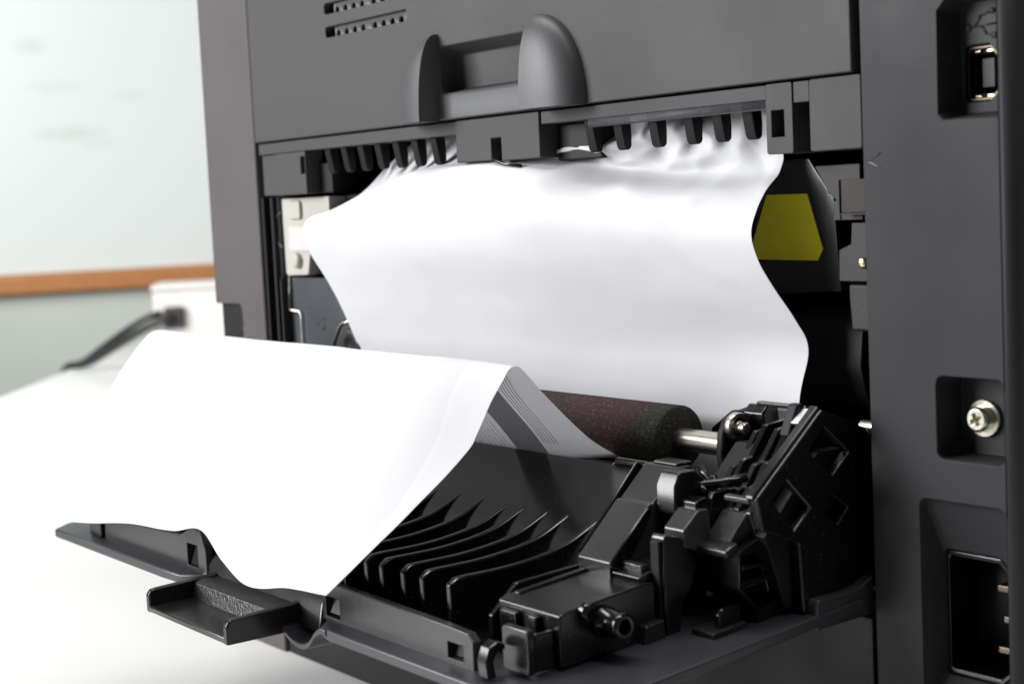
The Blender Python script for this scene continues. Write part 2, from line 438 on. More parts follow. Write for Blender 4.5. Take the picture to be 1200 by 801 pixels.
# ------------------------------------------------------------------ desk
m, n, l, b = new_mat('white_laminate')
tc = n.new('ShaderNodeTexCoord'); nz = n.new('ShaderNodeTexNoise'); nz.inputs['Scale'].default_value = 9; nz.inputs['Detail'].default_value = 7
l.new(tc.outputs['Object'], nz.inputs['Vector']); mr = n.new('ShaderNodeMapRange'); mr.inputs[3].default_value = .30; mr.inputs[4].default_value = .48
l.new(nz.outputs['Fac'], mr.inputs[0]); l.new(mr.outputs[0], b.inputs['Roughness'])
cr_ = n.new('ShaderNodeValToRGB'); cr_.color_ramp.elements[0].color = (.60, .60, .59, 1); cr_.color_ramp.elements[1].color = (.66, .66, .65, 1)
l.new(nz.outputs['Fac'], cr_.inputs[0]); l.new(cr_.outputs[0], b.inputs['Base Color'])
M['laminate'] = m
dd = Vector((-811, 584, 0)).normalized(); dn = Vector((584, 811, 0)).normalized(); d0 = Vector((-1301, 234, 0))
A = d0 - dd*1400; B = d0 + dd*850; Cc = B + dn*1300; D = A + dn*1300
desk = link('desk', MB().prism('z', [(p.x, p.y) for p in (A, B, Cc, D)], -33, -5).mesh('desk', (0, 0, -33)), M['laminate'], None, (0, 0, -33), 1.5)
desk['kind'] = 'structure'

# ------------------------------------------------------------------ printer
printer = empty('printer', ROOTLOC)
tag(printer, 'dark grey laser printer seen from behind with its rear door folded down', 'printer')

# housing: corner columns, cover, body
mb = MB().prism('y', [(-334, -5), (-293.2, -5), (-293.2, 300), (-334, 300), (-334, 127), (-313.5, 127), (-312, 125), (-311.6, 116), (-313, 114), (-334, 113.6)], 0, 6)
mb.box(-333.9, -330, 6.01, 348, -5, 300); mb.box(-330, -310, 6.3, 8, 110, 130)
left_col = part('left_column', mb, 'column', printer, .9, None, 3)
part('notch_back', MB().box(-333.6, -310.5, 2.6, 5.6, 112.8, 127.8), 'void', left_col, .3)
part('notch_screw', MB().lathe('y', (-311.6, 117.5), [(.6, 1.3), (1.0, 1.9), (5, 1.9)], 16), 'steel', left_col, 0)
arc = [(37 + 3*math.sin(t), 3 - 3*math.cos(t)) for t in [math.radians(a) for a in range(0, 91, 15)]]
mb = MB().prism('z', arc + [(40, 348), (37.4, 348), (37.4, 4), (37, 4)], -5, 300)
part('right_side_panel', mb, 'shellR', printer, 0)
mb = MB().box(-333, 39, 3.5, 347, 300.2, 306)
part('top_cover', mb, 'shell', printer, 2)
mb = MB().box(-329, 37, 343, 347.6, -4.8, 300)
part('front_panel', mb, 'shell', printer, .5)

# cavity
mb = MB()
mb.box(-293, -291, 6.2, 120, 60, 190); mb.box(-.9, 1.1, 4.2, 120, 60, 190)
mb.box(-291, -.9, 90, 92, 60, 190); mb.box(-291, -.9, 2, 90, 186.5, 188.5); mb.box(-291, -.9, 4, 90, 58, 62)
part('inner_chassis', mb, 'void', printer, 0)

# right panel with pockets
def usb_hole():
    o = [(21.6, 197.6), (24, 200.2), (36.8, 200.2), (36.8, 174.9), (22.8, 174.7), (21.3, 176.2)]
    o = [(22.6, 174.7), (36.6, 174.7), (36.6, 200.4), (24.0, 200.4), (21.4, 197.8), (21.2, 176.2)]
    i = [(24.2, 175.9), (36.2, 175.9), (36.2, 199.4), (25.0, 199.4), (23.2, 197.4), (23.0, 177.1)]
    port = [(23.9, 179.0), (24.6, 178.3), (30.2, 178.3), (33.0, 180.6), (33.0, 187.4), (30.2, 190.3), (24.6, 190.3), (23.9, 189.6)]
    return dict(loops=[(o, 0), (i, 6)], holes=[dict(loops=[(port, 6), (scaled(port, .97), 16)])])
def screw_hole():
    o = rr(18.8, 36.7, 101.2, 119.6, 1.9, 3); i = inset(o, .7)
    return dict(loops=[(o, 0), (i, 8)])
def c14_hole():
    o = rr(13.4, 36.7, 46, 92, 1.8, 2)
    n = len(o)
    inn = [(31.1, 52.4), (33.4, 55), (34.9, 58), (35.0, 66), (35.0, 75.0), (32.6, 77.6), (29.6, 79.9), (22, 79.9), (16.6, 79.9), (15.9, 79.4), (15.6, 78.6), (15.6, 66)]
    o2 = rr(15.6, 35.2, 51.2, 79.9, .9, 2)
    # chamfered inlet opening with the same number of corners
    op = [(30.6, 51.2), (32.9, 53.2), (35.2, 55.6), (35.2, 75.4), (32.9, 77.7), (30.6, 79.9), (16.5, 79.9), (15.9, 79.6), (15.6, 79.0), (15.6, 52.1), (15.9, 51.5), (16.5, 51.2)]
    return dict(loops=[(o, 0), (inset(o, .5), 2.2), (op, 5.6), ([(p[0], p[1]) for p in scaled(op, .96)], 18)])
mb = MB().panel(1, [(0, -5), (36.95, -5), (36.95, 300), (0, 300)], 0, [usb_hole(), screw_hole(), c14_hole()], 4)
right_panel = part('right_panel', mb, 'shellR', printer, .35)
# USB socket
port = [(23.9, 179.0), (24.6, 178.3), (30.2, 178.3), (33.0, 180.6), (33.0, 187.4), (30.2, 190.3), (24.6, 190.3), (23.9, 189.6)]
mb = MB().prism('y', scaled(port, .95), 6.9, 15.5, [scaled(port, .87)])
part('socket_shell', mb, 'darksteel', right_panel, .12)
part('socket_liner', MB().prism('y', scaled(port, .86), 8.4, 15, [scaled(port, .70)]), 'void', right_panel, .1)
part('socket_tongue', MB().box(27.2, 30.4, 7.6, 15.2, 181.2, 187.4), 'mark', right_panel, .2)
for dz in (179.5, 189.0):
    for dx in (26.0, 29.3):
        part('socket_spring', MB().box(dx-.9, dx+.9, 7.6, 10, dz-.25, dz+.25), 'brass', right_panel, .15)
# USB trident symbol moulded on the pocket floor
mb = MB(); zt = 194.4; yf = 5.72
def bar2(mb, p, q, w, y0=5.78, y1=6.4):
    a = Vector((p[0], p[1])); b_ = Vector((q[0], q[1])); d = (b_-a).normalized(); nn = Vector((-d.y, d.x))*w/2
    mb.prism('y', [tuple(a-nn), tuple(b_-nn), tuple(b_+nn), tuple(a+nn)], y0, y1)
bar2(mb, (25.0, zt-.35), (33.6, zt+.05), .42)
bar2(mb, (26.8, zt-.2), (28.4, zt+2.0), .42); bar2(mb, (28.3, zt+1.9), (31.0, zt+2.6), .42)
bar2(mb, (28.4, zt-.2), (29.9, zt-2.2), .42); bar2(mb, (29.8, zt-2.1), (31.6, zt-2.5), .42)
mb.prism('y', circ(25.0, zt-.35, .95, 14), 5.75, 6.4)
mb.prism('y', circ(31.3, zt+2.65, .68, 12), 5.75, 6.4)
mb.prism('y', [(31.2, zt-3.1), (32.4, zt-3.1), (32.4, zt-1.9), (31.2, zt-1.9)], 5.75, 6.4)
mb.prism('y', [(33.3, zt-.75), (34.7, zt+.1), (33.3, zt+.85)], 5.75, 6.4)
part('port_symbol', mb, 'mark', right_panel, 0)
# screw
sc = (25.9, 109.9)
scr = part('screw', MB().lathe('y', sc, [(7.9, 4.2), (7.2, 4.2), (7.0, 4.0), (7.0, 2.9)], 28), 'zinc', right_panel, 0); sharp(scr, 30)
cross = [(-.45, -1.5), (.45, -1.5), (.45, -.45), (1.5, -.45), (1.5, .45), (.45, .45), (.45, 1.5), (-.45, 1.5), (-.45, .45), (-1.5, .45), (-1.5, -.45), (-.45, -.45)]
ca, sa = math.cos(.5), math.sin(.5)
cross = [(sc[0] + x*ca - z*sa, sc[1] + x*sa + z*ca) for x, z in cross]
part('screw_head', MB().lathe('y', sc, [(7.6, 2.85), (5.0, 2.85), (4.4, 2.3)], 24, False).panel(1, circ(sc[0], sc[1], 2.3, 24), 4.4, [dict(loops=[(cross, 4.4), (scaled(cross, .8), 6.2)])]), 'zinc', right_panel, .15)
op = [(30.6, 51.2), (32.9, 53.2), (35.2, 55.6), (35.2, 75.4), (32.9, 77.7), (30.6, 79.9), (16.5, 79.9), (15.9, 79.6), (15.6, 79.0), (15.6, 52.1), (15.9, 51.5), (16.5, 51.2)]
part('inlet_liner', MB().prism('y', scaled(op, .985), 5.9, 16.0, [scaled(op, .89)]), 'black', right_panel, .5)
part('inlet_floor', MB().prism('y', scaled(op, .955), 15.9, 16.8), 'void', right_panel, 0)
# power inlet pins
for px, pz in ((29.5, 72.2), (31.0, 65.4), (29.5, 58.4)):
    part('inlet_pin', MB().box(px-2.2, px+2.2, 8.5, 16.2, pz-.9, pz+.9), 'darksteel', right_panel, .5)
# moulded arrow
mb = MB(); bar2(mb, (1.6, 167.0), (5.3, 168.8), .35, -.06, .5); part('arrow_mark', mb, 'mark', right_panel, 0)
mb = MB(); bar2(mb, (1.6, 166.9), (5.3, 165.2), .3, -.06, .5); part('arrow_mark', mb, 'marklight', right_panel, 0)

# upper rear cover with vents and handle scoop
zs0, zs1 = 195.0, 209.5
def slot(z): return dict(loops=[(rr(-235.6, -184.6, z, z+3.5, .9, 2), -.6), (rr(-235.6, -184.6, z, z+3.5, .9, 2), 2.5)], floor=False)
sco = rr(-167.6, -117.4, zs0, zs1, 1.5, 3)
sci = [(x, zs0 + 1.0 + (z-zs0)*.80) for x, z in inset(sco, .8)]
mb = MB().panel(1, [(-291.6, 187.2), (-2.2, 187.2), (-2.2, 299), (-291.6, 299)], -.6,
     [slot(219.5), slot(227.3), slot(235.1), slot(242.9), dict(loops=[(sco, -.6), (sci, 5.5)])], 4.5)
upper = part('upper_cover', mb, 'shell', printer, .4)
for z in (219.5, 227.3, 235.1, 242.9):
    hs = []
    for k in range(8):
        cx = -230.4 + 5.35*k + (2.0 if k > 3 else 0)
        hs.append([(cx-1.3, z-.3), (cx+1.3, z-.3)] + [(cx + 1.3*math.cos(t), z + .9 + 1.5*math.sin(t)) for t in [math.radians(a) for a in range(0, 181, 30)]])
    part('vent_grille', MB().prism('y', [(-232.6, z-1.5), (-180, z-1.5), (-180, z+5), (-232.6, z+5)], 1.6, 2.6, hs), 'marklight', upper, 0)
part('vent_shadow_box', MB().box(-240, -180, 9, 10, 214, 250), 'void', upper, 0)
# handle ears: quarter ellipsoids
def ear(xi, sgn, rx, ry, rz):
    mb = MB(); NU, NV = 18, 16; vs = []
    for i in range(NU+1):                        # elevation
        e = math.pi/2*i/NU; ce, se = math.cos(e)**1.0, math.sin(e)**.92
        for j in range(NV+1):                    # from the flat inner face round to the cover
            a = math.pi/2*j/NV
            vs.append((xi + sgn*rx*ce*math.sin(a)**.9, -.6 - ry*ce**.8*math.cos(a)**.8, 187.0 + rz*se))
    fs = [[i*(NV+1)+j, i*(NV+1)+j+1, (i+1)*(NV+1)+j+1, (i+1)*(NV+1)+j] for i in range(NU) for j in range(NV)]
    mb.add(vs, fs)
    flat = [(xi, -.6 - ry*math.cos(math.pi/2*i/NU)**.8, 187.0 + rz*math.sin(math.pi/2*i/NU)**.92) for i in range(NU+1)] + [(xi, 3, 187.0+rz), (xi, 3, 187.0)]
    mb.add(flat, [list(range(len(flat)))])
    bot = [(xi + sgn*rx*math.sin(math.pi/2*j/NV)**.9, -.6 - ry*math.cos(math.pi/2*j/NV)**.8, 187.0) for j in range(NV+1)] + [(xi, -.6, 187.0)]
    mb.add(bot, [list(range(len(bot)))])
    return mb
for xi, sg, rx in ((-168, -1, 17), (-117, 1, 20)):
    sharp(part('handle_ear', ear(xi, sg, rx, 8.2, 26.5), 'handle', upper, 0), 40)
part('handle_lip', MB().prism('x', [(-1.6, 187.3), (-1.6, 194.2), (-.9, 195.2), (1, 195.4), (2, 187.3)], -167.9, -117.1), 'handle', upper, .4)

# crossbeam below the cover
beam = part('crossbeam', MB().box(-291.5, -162.2, .8, 8, 182.6, 186.6).box(-119.6, -30.6, .8, 8, 183.0, 186.6).box(-291.5, -279.8, 2.0, 9, 167.6, 182.5), 'shell', printer, .3)
part('beam_bracket', MB().prism('y', [(-279.7, 167.5), (-257, 167.5), (-257, 182.5), (-279.7, 182.5)], .7, 8, [[(-260.6, 174.6), (-257.4, 174.6), (-257.4, 180.7), (-260.6, 180.7)]]), 'shell', beam, .3)
part('bracket_stop', MB().box(-256.8, -248, 6, 20, 167.5, 178), 'void', beam, .5)
cb = part('latch_block', MB().prism('y', [(-161.9, 173.9), (-143.6, 173.9), (-143.6, 180.4), (-138.6, 180.4), (-138.6, 173.4), (-119.9, 173.6), (-119.9, 186.7), (-161.9, 186.7)], .2, 14), 'shell', beam, .4)
part('latch_hook', MB().tube([(-142.6, -.2, 175.0), (-140.5, -.6, 173.6), (-136, -.6, 172.6), (-129, .0, 171.7)], .55, 8), 'black', beam, 0)
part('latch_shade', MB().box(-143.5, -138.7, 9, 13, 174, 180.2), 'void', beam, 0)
part('stop_block', MB().box(-119.5, -99.5, 6.2, 24, 172.4, 182.8), 'void', beam, .6)
rb = part('guide_block', MB().prism('y', rr(-30.5, -21.8, 170.0, 186.7, .6, 2), .5, 12, [[(-28.7, 174.0), (-24.5, 174.0), (-24.5, 180.4), (-28.7, 180.4)]]), 'shell', beam, .3)
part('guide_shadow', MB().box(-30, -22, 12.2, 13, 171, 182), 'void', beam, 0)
part('side_block', MB().prism('y', rr(-16.4, -.6, 170.0, 186.7, .6, 2), .5, 14), 'shell', beam, .3)
part('slot_cap', MB().box(-21.6, -16.6, .8, 12, 181.7, 186.6), 'shell', beam, .2)
part('clear_film', MB().box(-99, -31, 1.2, 1.4, 181.1, 182.98), 'film', beam, 0)
part('film_edge', MB().box(-99, -31, 1.1, 1.5, 180.7, 181.1), 'void', beam, .05)
# ejector fingers, one mesh shared
fp = [(2.4, 184), (4.2, 175.0), (4.8, 174.1), (5.8, 174.0), (6.6, 174.8), (6.8, 178), (6.4, 184)]
fme = MB().prism('x', fp, -1.9, 1.9).mesh('finger', (0, 0, 0))
fin = None
for x in (-39.6, -50.4, -61, -74.7, -89, -101, -178.6, -189.6, -200.8, -212, -223, -234, -245):
    z0 = 0
    link('finger', fme, M['void'], beam, (x - ROOTLOC[0], -ROOTLOC[1], -ROOTLOC[2]), .6)

# interior, left wall
lw = part('inner_left_panel', MB().box(-290.8, -228, 7.2, 12, 64, 137.2).box(-290.6, -286.6, 4.8, 7, 64, 167), 'intblue', printer, .3)
part('wall_strip', MB().box(-292.4, -291.0, 1.0, 6, 64, 167).box(-289.6, -287.8, 3.0, 4.6, 64, 167), 'void', lw, .2)
part('wall_trim', MB().box(-286.5, -285.6, 3.6, 7, 64, 137), 'intgrey', lw, .2)
lt = part('white_latch', MB().prism('y', [(-285.4, 139.0), (-284.4, 137.9), (-269.4, 138.3), (-268.4, 139.4), (-266.5, 146), (-251, 149), (-251, 166.3), (-285.8, 166.3)], 5.8, 14), 'cream', printer, .5, 'cream plastic latch')
part('latch_boss', MB().prism('y', rr(-279.5, -270.5, 158.6, 165.2, 1.4, 3), 4.6, 5.9), 'cream', lt, .5)
part('latch_knob', MB().lathe('y', (-275.4, 143.6), [(5.9, 2.9), (4.4, 2.8), (3.8, 2.0)], 20), 'cream', lt, .2)
part('latch_pad', MB().prism('y', rr(-280.5, -266.8, 147.2, 155.8, .5, 2), 5.3, 5.9), 'whitebox', lt, .1)
part('latch_arm', MB().box(-262, -246, 9, 14, 150, 160), 'intgrey', lt, .4)
part('spring_wire', MB().tube([(-284.4, 6.6, 138.5), (-285.4, 6.4, 126.6), (-284.8, 6.4, 125.2), (-278.2, 6.4, 124.8), (-277.0, 6.4, 123.8), (-277.4, 6.4, 100)], .4, 6), 'wire', lw, 0)
part('spring_wire', MB().tube([(-286.0, 5.2, 161.5), (-288.6, 4.6, 159.5), (-288.4, 4.6, 150.5), (-286.0, 5.0, 148.6)], .3, 6), 'wire', lw, 0)
part('spring_wire', MB().tube([(-256.0, 6.2, 111), (-250.0, 6.2, 119.6), (-247.6, 6.2, 121.4), (-238, 6.2, 123.4)], .4, 6), 'wire', lw, 0)
cp_ = part('cover_plate', MB().prism('y', rr(-275.4, -230, 96, 125.4, 2.0, 4), 6.7, 7.3), 'intblue', lw, .25)
mb = MB()
T = [(-266.4, 120.6), (-260.2, 122.9), (-260.5, 118.6)]
for i in range(3): bar2(mb, T[i], T[(i+1) % 3], .5, 6.62, 6.9)
part('arrow_mark', mb, 'mark', lw, 0)
part('inner_gear', MB().lathe('y', (-241.5, 113.5), [(8, 6.6), (5.8, 6.6), (5.2, 5.8), (5.2, 3.4), (6, 3)], 26), 'intgrey', printer, 0)
part('inner_bracket', MB().box(-250, -240, 12, 20, 150, 166.5), 'void', printer, .4)

# interior, right side: fuser end with yellow label, grey mouldings
fz = part('fuser_housing', MB().prism('y', [(-57, 134), (-22.4, 136), (-23.2, 150), (-25.6, 161), (-32, 169.2), (-43.5, 169.2), (-49, 162)], 16.5, 60), 'blackgrey', printer, .8)
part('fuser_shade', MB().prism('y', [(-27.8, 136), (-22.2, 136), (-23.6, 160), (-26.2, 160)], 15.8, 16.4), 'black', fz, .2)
part('warning_label', MB().prism('y', [(-46.5, 160.3), (-32.6, 160.2), (-28.0, 146.6), (-29.8, 143.6), (-54, 143.9)], 16.0, 16.45), 'yellow', fz, .05, 'yellow label on the fuser housing')
part('fuser_body', MB().box(-280, -57.2, 30, 60, 120, 172), 'void', printer, 2)
part('drum_cover', MB().prism('x', [(24, 133.2), (20, 131), (17, 126), (16, 118), (18, 110), (24, 104), (40, 100), (60, 100), (60, 133.2)], -280, -16.5), 'void', printer, .6)
part('lower_guide', MB().prism('x', [(18, 98), (28, 101.5), (60, 101.5), (60, 64), (12, 64), (12, 90)], -286, -3), 'void', printer, .6)
part('interior_block', MB().prism('y', [(-23.4, 166.8), (-9, 166.8), (-9, 157.0), (-15, 157.0), (-19.2, 160.4)], 9, 24), 'intgrey', printer, .3)
part('interior_tab', MB().prism('y', rr(-13.4, -5, 155.4, 163.2, .2, 1), 7, 9.5), 'intbrown', printer, .15)
part('tab_rim', MB().box(-13.5, -5, 6.6, 7.6, 154.9, 155.3).box(-13.8, -13.45, 6.6, 7.6, 154.9, 163.2), 'intgrey', printer, .1)
part('interior_rib_plate', MB().prism('y', [(-18.0, 153.6), (-9, 153.6), (-9, 160.0), (-14.8, 160.0), (-18, 158)], 9.5, 22).box(-16.0, -15.6, 9.2, 9.8, 153.8, 159), 'intgrey', printer, .2)
part('interior_pillar', MB().prism('y', [(-17.4, 139.0), (-4, 139.0), (-4, 153.0), (-13, 153.0), (-13.4, 148), (-17.2, 146.5)], 10, 24), 'intgrey', printer, .3)
part('interior_screw', MB().lathe('y', (-9.4, 143.5), [(10, 1.3), (9.2, 1.3), (8.9, .9)], 14), 'brass', printer, 0)
part('interior_foot', MB().prism('y', [(-15.8, 127), (-4, 127), (-4, 138.4), (-16.4, 138.4), (-16.4, 135)], 12, 26), 'intgrey', printer, .8)
part('drum_shaft', MB().lathe('x', (13, 104.1), [(-14, 1.6), (-2, 1.6)], 16), 'steel', printer, .2)

# lower rear panel beneath the door, coloured black to stand in for its shade
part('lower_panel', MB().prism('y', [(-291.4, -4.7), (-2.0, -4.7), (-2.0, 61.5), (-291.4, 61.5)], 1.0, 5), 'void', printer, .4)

# ------------------------------------------------------------------ rear door, folded down
K = .088
def zp(y): return 66.5 + K*y
out = [(-3, -16.5), (-2.2, -1), (-286, -1)] + [(-286 + 0, -84)] + [(-282, -90)]
# outer edge with a dip for the latch
out += [(-196, -90), (-184, -89.5), (-178, -86), (-174, -82), (-112, -82), (-106, -85), (-102, -89.2), (-97, -90), (-8, -90), (-4.4, -88.4), (-3, -85)]
rear_door = part('rear_door', MB().prism('z', out, 63.6, 66.5).shear_z(K), 'doorplate', printer, .7, 'opened rear door carrying the paper guides', 3)
part('hinge_lip', MB().prism('x', [(-16.2, 61.6), (-16.2, 67.6), (-15.4, 68.6), (-6, 68.6), (-1, 69.2), (3, 71), (3, 62)], -8, -3.05), 'doorplate', rear_door, .5)
# rim walls left and right of the latch, with clip windows
def winrect(x0, x1, z0, z1): return [(x0, z0), (x1, z0), (x1, z1), (x0, z1)]
part('rim_wall', MB().prism('y', [(-108, 58.6), (-41, 58.6), (-41, 65.4), (-43.2, 67.2), (-52, 67.6), (-104, 68.6), (-108, 67.6)], -85, -82.6, [winrect(-106.3, -99.6, 59.8, 64.8), winrect(-51.2, -45.2, 60.2, 63.7)]), 'rim', rear_door, .4)
part('rim_wall', MB().prism('y', [(-250, 58.6), (-175, 58.6), (-175, 66), (-178, 71.4), (-184, 71.8), (-192, 68.6), (-250, 66)], -85, -82.6, [winrect(-187.5, -180.6, 60.2, 66.6)]), 'rim', rear_door, .4)
part('clip_tooth', MB().prism('x', [(-83.4, 60.4), (-82.8, 63.0), (-80, 63.4), (-80, 60.4)], -50.4, -46.2), 'void', rear_door, .2)
part('clip_tooth', MB().prism('x', [(-84.2, 60.4), (-82.8, 66.0), (-80, 66.0), (-80, 60.4)], -187.4, -180.8), 'black', rear_door, .2)
part('clip_tooth', MB().prism('x', [(-84.2, 60.4), (-82.8, 64.6), (-80, 64.6), (-80, 60.4)], -106, -99.8), 'black', rear_door, .2)
part('rim_stub', MB().prism('y', rr(-260.5, -251, 58.8, 65.2, 1.5, 3), -86, -80), 'black', rear_door, .4)
# finger latch
la = part('finger_latch', MB().prism('z', rr(-170, -121, -106, -78, 1.2, 3), 53.4, 55.2), 'blackgrey', rear_door, .5)
part('latch_side', MB().prism('x', [(-106, 53.2), (-106, 58.2), (-105, 59.6), (-103, 59.8), (-86, 60.6), (-80, 62), (-78, 53.2)], -122.8, -120.6), 'blackgrey', rear_door, .6)
part('latch_side', MB().prism('x', [(-106, 53.2), (-106, 58.2), (-105, 59.6), (-103, 59.8), (-86, 60.6), (-80, 62), (-78, 53.2)], -170.4, -168.2), 'blackgrey', rear_door, .6)
part('latch_back', MB().prism('x', [(-93.4, 54.6), (-92.2, 59.4), (-90, 60.2), (-84, 60), (-84, 54.6)], -168, -123), 'black_rough', rear_door, .4)
part('latch_housing', MB().prism('x', [(-86, 54.6), (-84.6, 62), (-80, 69), (-72, 71.5), (-66, 71.5), (-66, 56)], -174.8, -108.4), 'black', rear_door, 1.0)
cu = catmull([(-121, 54.6), (-116, 52.4), (-111, 51.9), (-107, 53.2), (-104, 56.0), (-101, 57.6), (-98, 57.6)], 20)
part('edge_curl', MB().prism('y', [(p[0], p[1] + .9) for p in cu] + [(p[0], p[1] - .9) for p in reversed(cu)], -90.2, -82), 'doorplate', rear_door, .5)

# paper guide ramp and ribs
rs = catmull([(-79, 62.6), (-66, 63.6), (-56, 66.6), (-48.5, 72.2), (-41.5, 78.2), (-35, 82.6), (-25, 88.2), (-17.5, 91.9)], 30)
ramp_prof = [(-79, 59.5)] + [(p[0], p[1]) for p in rs] + [(-15.6, 92.5), (-14.4, 92.0), (-14.0, 90.5), (-14.0, 63)]
part('guide_ramp', MB().prism('x', ramp_prof, -250, -49), 'black', rear_door, .5)
top = catmull([(-79.6, 74.6), (-78.6, 75.7), (-76.5, 76.1), (-63, 76.2), (-52, 77.2), (-44, 78.9), (-37, 81.8), (-31, 84.4)], 20)
rme = MB().prism('x', [(-31, 82), (-40, 72), (-60, 62), (-79.2, 62)] + [(p[0], p[1]) for p in top], -1.0, 1.0).mesh('guide_rib', (0, 0, 0))
for x in (-58.2, -69.6, -78.0, -87.8, -95.0, -106, -117, -128, -139, -150, -161, -172, -183, -194, -205, -216, -227, -238):
    link('guide_rib', rme, M['black'], rear_door, (x - ROOTLOC[0], -ROOTLOC[1], -ROOTLOC[2]), .6, 3)
part('ramp_ridge', MB().prism('x', [(-40, 79.5), (-15, 93.0), (-15, 90), (-40, 77)], -74.6, -73.6), 'black', rear_door, .3)

# end rib, rail
part('end_rib', MB().prism('x', [(-75.4, 61), (-75.0, 68.6), (-67.5, 74.8), (-50, 75.8), (-40, 76.5), (-36, 62)], -49, -47.3), 'black', rear_door, .5)
part('side_rail', MB().prism('x', [(-49.6, 61), (-50, 78.2), (-46, 81.8), (-37.4, 90), (-36.2, 90), (-28, 97.4), (-24, 97.4), (-21, 94.5), (-20, 62)], -47.0, -35.0), 'rim', rear_door, .5)
part('rail_fin', MB().prism('x', [(-49, 79), (-45, 81.9), (-29.4, 97.8), (-28, 97.2), (-30, 90), (-44, 76)], -48.8, -47.9), 'black', rear_door, .5)
part('rail_edge', MB().prism('x', [(-50.3, 77), (-50.1, 78.9), (-38.4, 89.6), (-37.0, 88.6), (-46, 76)], -34.9, -34.0), 'black', rear_door, .5)
part('rail_head', MB().prism('x', [(-35.4, 88), (-35.2, 94.5), (-33.4, 97.6), (-28.4, 97.6), (-25.4, 95), (-25.2, 90), (-30, 84)], -35, -28.4), 'blackgrey', rear_door, .6)
part('rail_pin', MB().lathe('x', (-27.4, 96.4), [(-58, 1.2), (-46, 1.2)], 14), 'black', rear_door, .5)
part('rail_tab', MB().box(-44.5, -36, -27.5, -22.5, 97.3, 98.2), 'blackgrey', rear_door, .5)

# bearing box with nozzle
bx = part('bearing_box', MB().prism('x', [(-73.6, 60.6), (-73.6, 72.4), (-71.5, 73.0), (-48.5, 75.2), (-46, 74.6), (-46, 62)], -46.8, -24.0), 'blackgrey', rear_door, .6)
part('box_ledge', MB().prism('x', [(-70, 73.0), (-70, 73.7), (-50, 75.7), (-50, 75.0)], -45.5, -43.5), 'black', rear_door, .5)
part('box_ledge', MB().prism('x', [(-49, 74.9), (-49.6, 76.2), (-38, 79), (-38, 75)], -46.2, -25.5), 'blackgrey', rear_door, .5)
noz = part('nozzle', MB().lathe('x', (-61.6, 69.0), [(-24.2, 3.5), (-22.8, 3.5), (-22.4, 3.0), (-18.0, 2.9), (-17.2, 3.05), (-16.6, 2.9), (-16.3, 2.4), (-16.5, 1.7), (-19.5, 1.6), (-19.6, .1)], 32), 'black', rear_door, 0); sharp(noz, 50)
part('box_boss', MB().lathe('x', (-66.2, 72.0), [(-24.2, 2.4), (-22.6, 2.3), (-22.1, 1.8)], 22), 'black', rear_door, .5)
part('box_slot', MB().box(-44, -38, -75.2, -73.8, 62, 71.0).box(-33.5, -30.5, -75.2, -73.8, 62, 71.4), 'black', rear_door, .5)
part('clip_tab', MB().prism('y', rr(-35.4, -25.6, 60, 70.2, 1.2, 3), -81.2, -79.2), 'blackgrey', rear_door, .5)
part('clip_tab_web', MB().box(-27.5, -25.8, -79.2, -73.8, 60.5, 69.0), 'black', rear_door, .5)
part('clip_hook', MB().prism('x', [(-87.5, 59.4), (-87.8, 63.5), (-86.6, 66.5), (-84.4, 67.4), (-82.4, 66.6), (-82.2, 65.2), (-84.4, 65.4), (-85.6, 63), (-85, 59.4)], -35.8, -32.2), 'black', rear_door, .5)

# lever, feet
part('lever', MB().prism('x', [(-44.4, 60.6), (-45.2, 70), (-44.6, 84.9), (-44, 85.6), (-40.2, 84.6), (-37, 81), (-34.8, 77.4), (-36.6, 72.6), (-39.4, 69), (-41, 60.6)], -26.6, -22), 'blackgrey', rear_door, .5)
part('lever_groove', MB().box(-25.7, -22.9, -45.7, -44.7, 66, 84.2), 'void', rear_door, .2)
part('lever_foot', MB().prism('x', [(-52, 61.2), (-51.2, 66.0), (-45.6, 66.6), (-45.4, 61.4)], -33.5, -21.6), 'black_rough', rear_door, .4)
part('lever_web', MB().box(-34, -26.8, -47.5, -45.2, 61, 78.5), 'black_rough', rear_door, .4)
part('stop_foot', MB().prism('x', [(-41, 61.4), (-40.6, 64.4), (-30.5, 65.4), (-30.2, 62)], -18.5, -11), 'black_rough', rear_door, .4)
part('stop_fin', MB().prism('x', [(-38, 64), (-38, 67.6), (-36.8, 69), (-31, 69.2), (-31, 64)], -13.6, -12.2), 'black', rear_door, .5)
part('key_block', MB().prism('x', [(-39.4, 82.0), (-39.4, 86.0), (-34.8, 89.9), (-31.6, 89.9), (-31.0, 84), (-34, 80)], -28, -21), 'rim', rear_door, .5)
part('key_step', MB().prism('x', [(-33.6, 88), (-33.6, 91.4), (-30, 92.2), (-29, 88)], -28.4, -23), 'black', rear_door, .5)
part('fork_arm', MB().tube([(-32, -30, 91.5), (-28.5, -27.5, 93.8), (-25, -24, 94.2), (-20, -20, 95.6)], 1.1, 8).tube([(-28.5, -27.5, 93.8), (-25.5, -28, 92.6)], .9, 8), 'black', rear_door, 0)

